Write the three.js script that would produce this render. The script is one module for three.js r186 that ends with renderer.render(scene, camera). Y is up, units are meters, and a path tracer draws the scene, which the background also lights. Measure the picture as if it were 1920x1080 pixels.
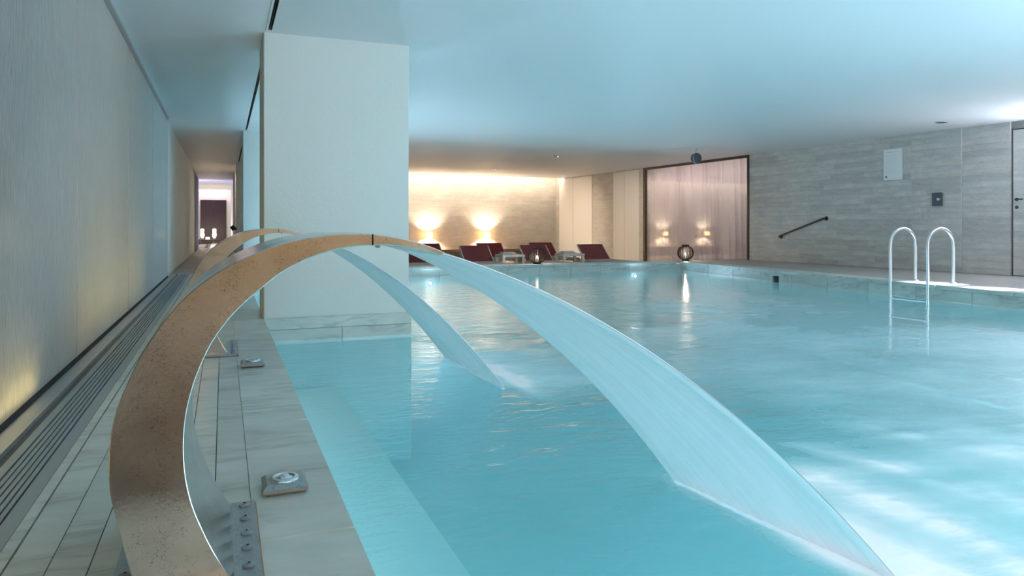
import * as THREE from 'three';
import { mergeGeometries, toCreasedNormals } from 'three/addons/utils/BufferGeometryUtils.js';
import { RoundedBoxGeometry } from 'three/addons/geometries/RoundedBoxGeometry.js';
import { RectAreaLightUniformsLib } from 'three/addons/lights/RectAreaLightUniformsLib.js';

// ---------------------------------------------------------------- camera, exposure, large lights
// x = across the pool, y = up (deck at 0), z = -distance along the corridor; eye 0.8 m above the deck
RectAreaLightUniformsLib.init();
const scene = new THREE.Scene();
scene.background = new THREE.Color(0x000000);
const renderer = new THREE.WebGLRenderer({ antialias: true });
renderer.toneMapping = THREE.LinearToneMapping;
renderer.toneMappingExposure = 4.5;
renderer.shadowMap.enabled = true;
const camera = new THREE.PerspectiveCamera(2 * Math.atan(540 / 1350) * 180 / Math.PI, 1920 / 1080, 0.05, 120);
camera.position.set(0, 0.8, 0);
camera.rotation.y = -21.838 * Math.PI / 180;
camera.setViewOffset(1920, 1080, 0, 117, 1920, 1080);

function areaLight(name, color, intensity, w, h, pos, look) {
  const l = new THREE.RectAreaLight(color, intensity, w, h);
  l.name = name; l.position.set(...pos); l.lookAt(...look); scene.add(l);
  return l;
}
const POOL = new THREE.Color().setRGB(1.0, 0.68, 0.81);      // underwater lamps
const AMBER = new THREE.Color().setRGB(1.0, 0.57, 0.22);     // strips behind the frosted glass
const WARM = new THREE.Color().setRGB(1.0, 0.80, 0.60);      // lounge cove and lamps
const LILAC = new THREE.Color().setRGB(0.62, 0.52, 1.0);     // corridor end
const COOL = new THREE.Color().setRGB(0.80, 0.86, 1.0);      // fittings right of the frame
const K = { pool: 148, cove: 3.0, rear: 16, cavity: 30, lilac: 4.5, lamp: 2.3, curtain: 0.85, wash: 7.5, benchFill: 1.1, up: 60, down: 34 };

// ---------------------------------------------------------------- helpers
let seed = 7;
const rnd = () => { seed = (seed * 1664525 + 1013904223) >>> 0; return seed / 4294967296; };
const taken = {};
function numbered(name) { const n = (taken[name] = (taken[name] ?? -1) + 1); return n ? name + '_' + String(n).padStart(3, '0') : name; }
function tag(o, label, category, group, kind) { o.userData.label = label; if (category) o.userData.category = category; if (group) o.userData.group = group; if (kind) o.userData.kind = kind; return o; }
function thing(name, pos, label, category, group, kind) { const o = new THREE.Group(); o.name = numbered(name); o.position.set(...pos); scene.add(o); return tag(o, label, category, group, kind); }
function mesh(name, geo, mat, parent, label) { const m = new THREE.Mesh(geo, mat); m.name = parent ? name : numbered(name); (parent ?? scene).add(m); if (label) m.userData.label = label; return m; }
function uvMetres(g0, scale = 1, off = [0, 0]) {   // uv in metres, laid on the dominant plane of each face; long side of the pattern along u
  const g = g0.index ? g0.toNonIndexed() : g0;
  const p = g.attributes.position, uv = new Float32Array(p.count * 2), a = new THREE.Vector3(), b = new THREE.Vector3(), c = new THREE.Vector3();
  for (let i = 0; i < p.count; i += 3) {
    a.fromBufferAttribute(p, i); b.fromBufferAttribute(p, i + 1); c.fromBufferAttribute(p, i + 2);
    const n = b.clone().sub(a).cross(c.clone().sub(a)), ax = Math.abs(n.x), ay = Math.abs(n.y), az = Math.abs(n.z);
    [a, b, c].forEach((v, k) => {
      const q = ay >= ax && ay >= az ? [v.x, v.z] : ax >= az ? [v.z, v.y] : [v.x, v.y];
      uv[(i + k) * 2] = q[0] * scale + off[0]; uv[(i + k) * 2 + 1] = q[1] * scale + off[1];
    });
  }
  g.setAttribute('uv', new THREE.BufferAttribute(uv, 2));
  return g;
}
const bx = (x0, x1, y0, y1, z0, z1) => uvMetres(new THREE.BoxGeometry(Math.abs(x1 - x0), Math.abs(y1 - y0), Math.abs(z1 - z0)).translate((x0 + x1) / 2, (y0 + y1) / 2, (z0 + z1) / 2));
const D = (d0, d1) => [-d1, -d0];                        // distances along the corridor -> z range
const bxd = (x0, x1, y0, y1, d0, d1) => bx(x0, x1, y0, y1, ...D(d0, d1));
const rb = (w, h, d, r = 0.005, s = 2) => new RoundedBoxGeometry(w, h, d, s, r);
function chamfer(w, h, d, c) {                            // box w x h x d with chamfered edges, 44 triangles
  const s = new THREE.Shape(); const a = w / 2 - c, b = h / 2 - c;
  s.moveTo(-a, -b); s.lineTo(a, -b); s.lineTo(a, b); s.lineTo(-a, b); s.closePath();
  const g = new THREE.ExtrudeGeometry(s, { depth: d - 2 * c, bevelEnabled: true, bevelSize: c, bevelThickness: c, bevelSegments: 1, steps: 1, curveSegments: 1 });
  g.translate(0, 0, -(d - 2 * c) / 2);
  return uvMetres(g);
}
function prism(pts, y0, y1) {                             // pts: [x, distance]
  const s = new THREE.Shape(pts.map(([x, d]) => new THREE.Vector2(x, d)));
  const g = new THREE.ExtrudeGeometry(s, { depth: y1 - y0, bevelEnabled: false });
  g.rotateX(-Math.PI / 2); g.translate(0, y0, 0);
  return uvMetres(g);
}
const cyl = (r0, r1, h, n = 24, open = false) => new THREE.CylinderGeometry(r0, r1, h, n, 1, open);
const lathe = (pts, n = 32) => new THREE.LatheGeometry(pts.map(([r, y]) => new THREE.Vector2(r, y)), n);
const tube = (pts, r, seg = 40, rs = 10, closed = false) => new THREE.TubeGeometry(new THREE.CatmullRomCurve3(pts.map((p) => new THREE.Vector3(...p)), closed), seg, r, rs, closed);

// value noise, tileable over px x py cells
const PERM = new Uint16Array(4096); for (let i = 0; i < 4096; i++) PERM[i] = Math.floor(rnd() * 65536);
const hash = (x, y, s) => PERM[(PERM[(x + s * 131) & 4095] + y * 57 + s) & 4095] / 65535;
function vnoise(x, y, px, py, s) {
  let xi = Math.floor(x), yi = Math.floor(y); const fx = x - xi, fy = y - yi, u = fx * fx * (3 - 2 * fx), v = fy * fy * (3 - 2 * fy);
  xi = ((xi % px) + px) % px; yi = ((yi % py) + py) % py; const x1 = (xi + 1) % px, y1 = (yi + 1) % py;
  const a = hash(xi, yi, s), b = hash(x1, yi, s), c = hash(xi, y1, s), d = hash(x1, y1, s);
  return a + (b - a) * u + (c - a) * v + (a - b - c + d) * u * v;
}
function fbm(u, v, px, py, oct, s) {                      // u, v in 0..1, tileable
  let t = 0, a = 0.5, n = 0; for (let i = 0; i < oct; i++) { t += a * vnoise(u * px, v * py, px, py, s + i * 17); n += a; a *= 0.5; px *= 2; py *= 2; } return t / n;
}
const clamp = (x, a = 0, b = 1) => Math.min(b, Math.max(a, x)), sstep = (a, b, x) => { const t = clamp((x - a) / (b - a)); return t * t * (3 - 2 * t); };
function tex(w, h, f, srgb = true, wrap = true) {         // f(u, v) -> [r, g, b] 0..1
  const d = new Uint8Array(w * h * 4);
  for (let j = 0; j < h; j++) for (let i = 0; i < w; i++) {
    const c = f((i + 0.5) / w, (j + 0.5) / h), o = (j * w + i) * 4;
    if (typeof c === 'number') { d[o] = d[o + 1] = d[o + 2] = clamp(c) * 255; } else { d[o] = clamp(c[0]) * 255; d[o + 1] = clamp(c[1]) * 255; d[o + 2] = clamp(c[2]) * 255; }
    d[o + 3] = 255;
  }
  const t = new THREE.DataTexture(d, w, h); t.magFilter = THREE.LinearFilter; t.minFilter = THREE.LinearFilter;
  if (wrap) t.wrapS = t.wrapT = THREE.RepeatWrapping;
  if (srgb) t.colorSpace = THREE.SRGBColorSpace;
  t.needsUpdate = true; return t;
}
const rep = (t, x, y = x, ox = 0, oy = 0) => { const c = t.clone(); c.repeat.set(x, y); c.offset.set(ox, oy); c.needsUpdate = true; return c; };
const std = (o) => new THREE.MeshStandardMaterial(o), phys = (o) => new THREE.MeshPhysicalMaterial(o);
const lin = (r, g, b) => new THREE.Color().setRGB(r, g, b);

// ---------------------------------------------------------------- materials
const marbleTex = tex(1024, 1024, (u, v) => {             // veins run along u
  const w = fbm(u, v, 3, 6, 4, 3), a = fbm(u, v + 0.16 * w, 3, 22, 5, 11), b = fbm(u, v, 14, 40, 3, 31);
  const vein = Math.pow(1 - Math.abs(2 * a - 1), 9), cloud = fbm(u, v, 4, 8, 3, 71);
  const k = 0.90 - 0.13 * vein * sstep(0.42, 0.62, w) - 0.12 * (cloud - 0.5) - 0.06 * (b - 0.5);
  return [k * 0.985, k, k * 0.985];
});
const stoneTex = tex(1024, 1024, (u, v) => {              // banded travertine, bands along u
  const w = fbm(u, v, 4, 8, 3, 5), a = fbm(u, v + 0.06 * w, 3, 40, 4, 13), b = fbm(u, v, 40, 160, 3, 41), c = fbm(u, v, 6, 10, 4, 91);
  const pit = sstep(0.70, 0.80, fbm(u, v, 30, 90, 3, 57));
  const k = 0.93 + 0.11 * (a - 0.5) + 0.08 * (b - 0.5) + 0.12 * (c - 0.5) - 0.08 * pit;
  return [k, k * 0.99, k * 0.975];
});
const stoneBump = tex(512, 512, (u, v) => 0.6 * fbm(u, v, 4, 50, 4, 13) + 0.4 * fbm(u, v, 40, 120, 2, 41), false);
const steelTex = tex(512, 512, (u, v) => {                // limescale specks on steel
  const sp = sstep(0.68, 0.78, fbm(u, v, 64, 64, 2, 7)) * sstep(0.3, 0.6, fbm(u, v, 5, 5, 3, 9)), k = 0.95 - 0.24 * sp + 0.06 * (fbm(u, v, 6, 6, 4, 19) - 0.5);
  return [k, k, k];
});
const steelRough = tex(512, 512, (u, v) => 0.35 + 0.30 * fbm(u, v, 8, 8, 4, 29), false);
const steelBump = tex(512, 512, (u, v) => fbm(u, v, 30, 30, 3, 47), false);
const ribBump = tex(512, 1024, (u, v) => 0.45 * fbm(u, v, 90, 14, 3, 61) + 0.35 * fbm(u, v, 120, 110, 2, 67) + 0.2 * fbm(u, v, 160, 8, 1, 3), false);
const ribCol = tex(1024, 512, (u, v) => { const k = 0.86 + 0.06 * (fbm(u, v, 60, 4, 3, 83) - 0.5) + 0.22 * (fbm(u, v, 220, 40, 2, 89) - 0.5) + 0.12 * (fbm(u, v, 4, 4, 3, 87) - 0.5); return [k, k, k]; });
const rippleTex = tex(1024, 1024, (u, v) => 0.55 * fbm(u, v, 5, 14, 3, 101) + 0.3 * fbm(u, v, 14, 36, 3, 103) + 0.15 * fbm(u, v, 40, 90, 2, 107), false);
const plasterBump = tex(512, 512, (u, v) => 0.6 * fbm(u, v, 4, 4, 4, 111) + 0.4 * fbm(u, v, 60, 60, 2, 113), false);
const woodTex = tex(512, 512, (u, v) => { const k = 0.75 + 0.4 * (fbm(u, v, 3, 40, 4, 121) - 0.5); return [k, k * 0.86, k * 0.68]; });
const clothBump = tex(256, 256, (u, v) => 0.5 + 0.25 * Math.sin(u * 402) + 0.25 * Math.sin(v * 402), false);

const M = {
  plaster: phys({ name: 'plaster', color: lin(0.73, 0.78, 0.75), roughness: 0.7, bumpMap: rep(plasterBump, 0.8), bumpScale: 0.002 }),
  ceiling: phys({ name: 'ceiling_paint', color: lin(0.80, 0.81, 0.82), roughness: 0.5, bumpMap: rep(plasterBump, 0.35, 0.9), bumpScale: 0.0025 }),
  white: phys({ name: 'white_panel', color: lin(0.84, 0.82, 0.78), roughness: 0.45 }),
  stone: phys({ name: 'stone', color: lin(0.68, 0.66, 0.63), map: rep(stoneTex, 0.5), bumpMap: rep(stoneBump, 0.8), bumpScale: 0.002, roughness: 0.6 }),
  deck: phys({ name: 'deck_stone', color: lin(0.55, 0.53, 0.51), map: rep(stoneTex, 0.7), roughness: 0.5 }),
  joint: std({ name: 'joint', color: lin(0.30, 0.29, 0.28), roughness: 0.9 }),
  marble: phys({ name: 'marble', color: lin(0.80, 0.83, 0.80), map: rep(marbleTex, 0.9), roughness: 0.32, bumpMap: rep(plasterBump, 2), bumpScale: 0.0006 }),
  basin: phys({ name: 'basin_mosaic', color: lin(0.37, 0.66, 0.66), roughness: 0.6 }),
  shadedMosaic: phys({ name: 'shaded_mosaic', color: lin(0.14, 0.38, 0.39), roughness: 0.6 }),  // darker copy of the basin mosaic; dimming under water put into the colour
  bench: phys({ name: 'bench_marble', color: lin(0.88, 0.92, 0.86), roughness: 0.5 }),
  alu: phys({ name: 'aluminium', color: lin(0.62, 0.62, 0.64), metalness: 1, roughness: 0.42 }),
  grate: phys({ name: 'grate_metal', color: lin(0.42, 0.46, 0.47), metalness: 0.6, roughness: 0.5 }),
  dark: std({ name: 'dark_void', color: lin(0.012, 0.014, 0.016), roughness: 0.8 }),
  bronze: phys({ name: 'bronze_frame', color: lin(0.10, 0.085, 0.07), metalness: 0.7, roughness: 0.4 }),
  black: phys({ name: 'black_plastic', color: lin(0.02, 0.02, 0.022), roughness: 0.45 }),
  globe: phys({ name: 'globe_grey', color: lin(0.07, 0.09, 0.11), roughness: 0.4 }),
  glass: phys({ name: 'reeded_glass', color: lin(0.29, 0.335, 0.32), map: rep(ribCol, 0.5), roughness: 0.95, transmission: 0.75, ior: 1.5, clearcoat: 0.6, clearcoatRoughness: 0.18, bumpMap: rep(ribBump, 1.6, 1.6), bumpScale: 0.0012 }),
  steel: phys({ name: 'brushed_steel', color: lin(0.70, 0.68, 0.64), map: rep(steelTex, 7), metalness: 1, roughness: 0.38, roughnessMap: rep(steelRough, 2), bumpMap: rep(steelBump, 4), bumpScale: 0.00012 }),
  plate: phys({ name: 'steel_plate', color: lin(0.50, 0.53, 0.55), map: rep(steelTex, 5), metalness: 1, roughness: 0.38, bumpMap: rep(steelBump, 6), bumpScale: 0.0008 }),
  chrome: phys({ name: 'polished_steel', color: lin(0.78, 0.79, 0.80), metalness: 1, roughness: 0.16 }),
  satin: phys({ name: 'ladder_steel', color: lin(0.80, 0.82, 0.84), metalness: 1, roughness: 0.3 }),
  rust: std({ name: 'rusty_sealant', color: lin(0.42, 0.25, 0.13), roughness: 0.9 }),
  redFabric: phys({ name: 'red_fabric', color: lin(0.46, 0.06, 0.065), roughness: 0.95, bumpMap: rep(clothBump, 6), bumpScale: 0.001, transmission: 0.75 }),
  redCushion: phys({ name: 'seat_cushion', color: lin(0.55, 0.50, 0.46), roughness: 0.95, bumpMap: rep(clothBump, 6), bumpScale: 0.001 }),
  frame: phys({ name: 'pale_wood', color: lin(0.62, 0.57, 0.50), roughness: 0.55 }),
  tableWhite: phys({ name: 'table_white', color: lin(0.70, 0.68, 0.65), roughness: 0.5 }),
  towel: phys({ name: 'towel', color: lin(0.80, 0.76, 0.72), roughness: 1, bumpMap: rep(clothBump, 3), bumpScale: 0.003 }),
  wood: phys({ name: 'bench_wood', color: lin(0.42, 0.30, 0.20), map: rep(woodTex, 0.8), roughness: 0.5 }),
  warmwood: phys({ name: 'rear_clay_plaster', color: lin(0.42, 0.30, 0.17), roughness: 0.6 }),
  darkwood: phys({ name: 'dark_red_wood', color: lin(0.04, 0.010, 0.009), map: rep(woodTex, 1), roughness: 0.4 }),
  lanternWood: phys({ name: 'lantern_wood', color: lin(0.030, 0.022, 0.020), roughness: 0.5 }),
  shade: phys({ name: 'lamp_shade', color: lin(0.90, 0.72, 0.36), roughness: 1, transmission: 0.8 }),
  wax: phys({ name: 'candle_wax', color: lin(0.82, 0.72, 0.55), roughness: 0.5 }),
  pane: phys({ name: 'window_pane', color: lin(0.96, 0.97, 0.97), roughness: 0.02, transmission: 1, ior: 1.5 }),
  jar: phys({ name: 'candle_jar', color: lin(0.95, 0.95, 0.95), roughness: 0.03, transmission: 1, ior: 1.45 }),
  voile: phys({ name: 'voile', color: lin(0.78, 0.70, 0.70), roughness: 0.95, transmission: 0.5 }),
};
const glow = (name, c, k) => std({ name, color: lin(0.02, 0.02, 0.02), emissive: c, emissiveIntensity: k, roughness: 0.6 });
const stones = [[0.71, 0.71, 0.70], [0.67, 0.67, 0.66], [0.74, 0.73, 0.71], [0.62, 0.62, 0.61], [0.70, 0.69, 0.66], [0.69, 0.70, 0.70]].map((c, i) =>
  phys({ name: 'stone_plank', color: lin(...c), map: rep(stoneTex, 0.6, 0.6, i * 0.37, i * 0.21), bumpMap: rep(stoneBump, 0.9, 0.9, i * 0.31, i * 0.17), bumpScale: 0.0025, roughness: 0.58 }));
const marbles = [0.86, 0.82, 0.88, 0.80, 0.84].map((k, i) =>
  phys({ name: 'marble_slab', color: lin(k * 0.95, k, k * 0.97), map: (() => { const t = rep(marbleTex, 0.9, 0.9, i * 0.29, i * 0.43); t.rotation = i * 0.03; return t; })(), roughness: 0.34, bumpMap: rep(plasterBump, 2), bumpScale: 0.0006 }));
const pick = (a) => a[Math.floor(rnd() * a.length)];

// ---------------------------------------------------------------- the shell
const CEIL = 2.46, LOUNGE = -0.35, WATER = -0.2, LX = -0.80, PX = 0.32;
const poolRight = (d) => 9.43 + (d - 13.5) * 0.083, wallRight = (d) => 11.445 - (d - 13.6) * 0.0388;

{
  const c = thing('ceiling', [0, 0, 0], 'smooth white ceiling over the pool and corridor', 'ceiling', null, 'structure');
  mesh('ceiling_slab', bxd(-1.8, 0.35, CEIL, CEIL + 0.4, -4.6, 22.7), M.ceiling, c);
  mesh('ceiling_slab', bxd(0.382, 12.8, CEIL, CEIL + 0.4, -4.6, 22.7), M.ceiling, c);
  for (const [a, b] of [[-4.6, -0.8], [6.45, 7.3], [13.33, 14.15], [20.23, 22.7]]) mesh('ceiling_infill', bxd(0.35, 0.382, CEIL, CEIL + 0.4, a, b), M.ceiling, c);
  mesh('ceiling_slab', bxd(-1.8, 0.5, CEIL, CEIL + 0.4, 22.7, 36.6), M.ceiling, c);
  mesh('cove_lid', bxd(0.5, 12.8, CEIL + 0.34, CEIL + 0.5, 22.7, 23.9), M.ceiling, c);
}
// left wall: reeded glass panels in an aluminium channel, then plaster
{
  const w = thing('wall_left', [0, 0, 0], 'wall of frosted reeded glass panels along the corridor', 'wall', null, 'structure');
  mesh('wall_core', bxd(-1.7, -1.45, -0.2, CEIL, -4.4, 12.4), M.deck, w);
  mesh('cavity_end', bxd(-1.45, LX - 0.03, -0.2, CEIL, 12.2, 12.4), M.plaster, w);
  const gp = uvMetres(new THREE.BoxGeometry(0.02, CEIL - 0.06, 2.43));
  for (let i = -2; i < 5; i++) mesh('glass_panel', gp, M.glass, w).position.set(LX - 0.01, 0.02 + (CEIL - 0.06) / 2, -(2.44 * i + 1.22));
  for (let i = -1; i < 6; i++) mesh('seam_profile', bxd(LX - 0.004, LX + 0.004, 0.02, CEIL - 0.03, 2.44 * i - 0.006, 2.44 * i + 0.006), M.alu, w);
  mesh('top_channel', bxd(LX - 0.02, LX + 0.035, CEIL - 0.035, CEIL, -4.4, 12.2), M.alu, w);
  mesh('base_gasket', bxd(LX, LX + 0.012, 0, 0.03, -4.4, 12.2), M.dark, w);
  mesh('plaster_wall', bxd(-1.1, LX - 0.02, -0.2, CEIL, 12.2, 28), M.plaster, w);
  mesh('plaster_wall', bxd(-1.6, -1.3, -0.2, CEIL, 28, 36.3), M.plaster, w);
  mesh('plaster_wall', bxd(-1.6, LX - 0.1, -0.2, CEIL, 27.9, 28), M.plaster, w);
}
// floors
{
  const f = thing('floor', [0, 0, 0], 'pale marble plank walkway beside the pool', 'floor', null, 'structure');
  mesh('screed', bxd(-1.7, -0.685, -0.4, -0.034, -4.4, 36), M.joint, f);
  mesh('screed', bxd(-0.507, PX - 0.005, -0.4, -0.012, -4.4, 36), M.joint, f);
  mesh('screed', bxd(-0.685, -0.507, -0.5, -0.31, -4.4, 36), M.joint, f);
  mesh('screed', bxd(-0.685, -0.507, -0.31, -0.012, -4.4, -1.5), M.joint, f);
  const rows = [-0.473, -0.382, -0.292, -0.2, -0.11, -0.0235, 0.075], lens = [0.72, 0.9, 1.1], H = 0.03;
  for (let r = 0; r < 6; r++) {
    const w = rows[r + 1] - rows[r], geos = lens.map((l) => chamfer(w - 0.003, H, l - 0.003, 0.0018));
    let d = -1.2 - rnd() * 0.6;
    while (d < 13.2) { const k = Math.floor(rnd() * 3); mesh('plank', geos[k], pick(marbles), f).position.set((rows[r] + rows[r + 1]) / 2, -H / 2 - 0.0012 * rnd(), -(d + lens[k] / 2)); d += lens[k]; }
  }
  mesh('far_paving', bxd(-0.473, 0.075, -0.04, -0.001, 13.9, 36), M.marble, f);
  mesh('edge_strip', bxd(-0.506, -0.476, -0.03, 0.001, -1.5, 13), M.marble, f);
  mesh('far_paving', bxd(LX, -0.476, -0.04, -0.002, 13, 28), M.deck, f);
}
{
  const f = thing('floor_right', [0, 0, 0], 'grey stone deck between the pool and the right wall', 'floor', null, 'structure');
  mesh('paving', prism([[poolRight(-4.4) + 0.34, -4.4], [12.6, -4.4], [12.2, 13.95], [poolRight(13.95) + 0.34, 13.95]], -0.6, -0.003), M.deck, f);
  mesh('paving', bxd(0.08, 8.6, -0.6, -0.003, -4.4, -1.6), M.deck, f);
  const l = thing('floor_lounge', [0, 0, 0], 'sunken floor of the lounge area behind the pool', 'floor', null, 'structure');
  mesh('paving', bxd(0.08, 12.2, LOUNGE - 0.3, LOUNGE, 13.9, 23.8), M.deck, l);
}
// pool: basin, underwater bench, coping
const QUAD = (in0 = 0) => [[PX + in0, -1.6], [poolRight(-1.6) - in0, -1.6], [poolRight(13.5) - in0, 13.5], [PX + in0, 13.5]];
{
  const b = thing('pool_basin', [0, 0, 0], 'turquoise pool basin under the water', 'pool', null, 'structure');
  mesh('basin_floor', prism(QUAD(-0.3), -1.55, -1.35), M.basin, b);
  mesh('basin_wall', bxd(PX - 0.25, PX, -1.4, -0.045, -1.6, 13.5), M.basin, b);
  mesh('basin_wall', bxd(PX - 0.25, 9.9, -1.4, -0.045, -1.9, -1.6), M.basin, b);
  mesh('basin_wall', bxd(PX - 0.25, 9.9, -1.4, -0.22, 13.52, 13.9), M.basin, b);
  mesh('basin_wall', prism([[poolRight(-1.6) + 0.02, -1.6], [poolRight(-1.6) + 0.33, -1.6], [poolRight(13.5) + 0.33, 13.5], [poolRight(13.5) + 0.02, 13.5]], -1.4, -0.22), M.basin, b);
  mesh('bench_step', bxd(PX, 0.93, -1.36, -0.62, -1.6, 6.5), M.bench, b, 'pale underwater bench along the pool side');
  // coping slabs
  const c = thing('pool_coping', [0, 0, 0], 'pale veined marble coping round the pool edge', 'coping', null, 'structure');
  const Ls = 1.15, cg = chamfer(PX - 0.075 + 0.003, 0.05, Ls - 0.003, 0.006);
  for (let i = -3; i < 10; i++) mesh('coping_slab', cg, marbles[(i + 10) % 5], c).position.set((PX + 0.078) / 2, -0.025, -(0.78 + Ls * i + Ls / 2));
  const fg = chamfer(1.0 - 0.004, 0.05, 0.42, 0.006);
  for (let x = 0.85, i = 0; x < 9.7; x += 1.0, i++) mesh('coping_slab', fg, marbles[(i * 3) % 5], c).position.set(x, -0.025, -(13.5 + 0.205));
  const ft = chamfer(0.71 - 0.004, 0.2, 0.03, 0.004);
  for (let x = 0.7, i = 0; x < 9.4; x += 0.71, i++) mesh('facing_tile', ft, marbles[(i * 2) % 5], c).position.set(x, -0.152, -(13.5 + 0.022));
  const ang = Math.atan(0.083), rg = chamfer(0.42, 0.05, 1.1 - 0.004, 0.006), rt = chamfer(0.03, 0.2, 0.86 - 0.004, 0.004);
  for (let d = -2.9, i = 0; d < 13.1; d += 1.1, i++) { const m = mesh('coping_slab', rg, marbles[(i * 2) % 5], c); m.position.set(poolRight(d + 0.4) + 0.205, -0.025, -(d + 0.4)); m.rotation.y = -ang; }
  for (let d = -2.7, i = 0; d < 13.4; d += 0.86, i++) {
    for (const [o, k] of Math.abs(d - 10.2) < 0.3 ? [[-0.265, 0.385], [0.265, 0.385]] : [[0, 1]]) { const m = mesh('facing_tile', rt, marbles[(i * 3 + 1) % 5], c); m.scale.z = k; m.position.set(poolRight(d + o) + 0.022, -0.152, -(d + o)); m.rotation.y = -ang; }
  }
  const bed = (a, b) => prism([[poolRight(a) + 0.04, a], [poolRight(a) + 0.4, a], [poolRight(b) + 0.4, b], [poolRight(b) + 0.04, b]], -0.5, -0.05);
  mesh('coping_bed', bed(-1.6, 10.1), M.marble, c); mesh('coping_bed', bed(10.3, 13.9), M.marble, c);
  mesh('coping_bed', bxd(PX, 9.9, -0.6, -0.05, 13.54, 13.9), M.marble, c);
}
// pillars standing on the pool edge
for (const [d, label] of [[6.53, 'large pale pillar standing in the pool behind the second fountain'], [13.4, 'second pale pillar seen in the gap left of the large pillar'], [20.3, 'third narrow pale pillar further down the corridor'], [27.2, 'farthest lilac-lit pillar near the corridor end']]) {
  const p = thing('pillar', [0, 0, -d], label, 'pillar', null, 'structure');
  mesh('shaft', (() => { const g = chamfer(1.27, CEIL + (d > 13 ? 0.4 : 0.02), 0.74, 0.006); g.translate(PX + 0.635, CEIL / 2 - (d > 13 ? 0.19 : 0), -0.37); return g; })(), M.plaster, p);
  if (d < 7) {
    mesh('base_course', bx(PX - 0.0, PX + 1.29, -0.1, 0.0, -0.76, 0.012), marbles[0], p);
    mesh('base_course', bx(PX, PX + 0.66, -0.23, -0.103, -0.76, 0.012), marbles[1], p);
    mesh('base_course', bx(PX + 0.664, PX + 1.29, -0.23, -0.103, -0.76, 0.012), marbles[4], p);
    mesh('submerged_base', bx(PX, PX + 1.29, -1.4, -0.231, -0.76, 0.012), M.shadedMosaic, p);
  }
}
// lounge back wall, rear wall behind the viewer, corridor end
{
  const w = thing('wall_back', [0, 0, 0], 'stone-clad back wall of the lounge washed by a warm cove light', 'wall', null, 'structure');
  mesh('stone_face', bxd(PX, 12, LOUNGE, CEIL + 0.4, 23.4, 23.8), M.stone, w);
  mesh('end_wall', bxd(PX, 1.6, LOUNGE, CEIL + 0.4, 23.8, 36.3), M.plaster, w);
  const r = thing('wall_rear', [0, 0, 0], 'warm lit wall behind the viewer', 'wall', null, 'structure');
  mesh('rear_face', bxd(-1.8, 12.8, -0.6, CEIL, -4.7, -4.4), M.warmwood, r);
  const e = thing('wall_corridor_end', [0, 0, 0], 'lilac-lit end wall of the corridor', 'wall', null, 'structure');
  mesh('end_face', bxd(-1.7, 0.5, -0.3, CEIL, 36, 36.3), M.plaster, e);
}
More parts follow.
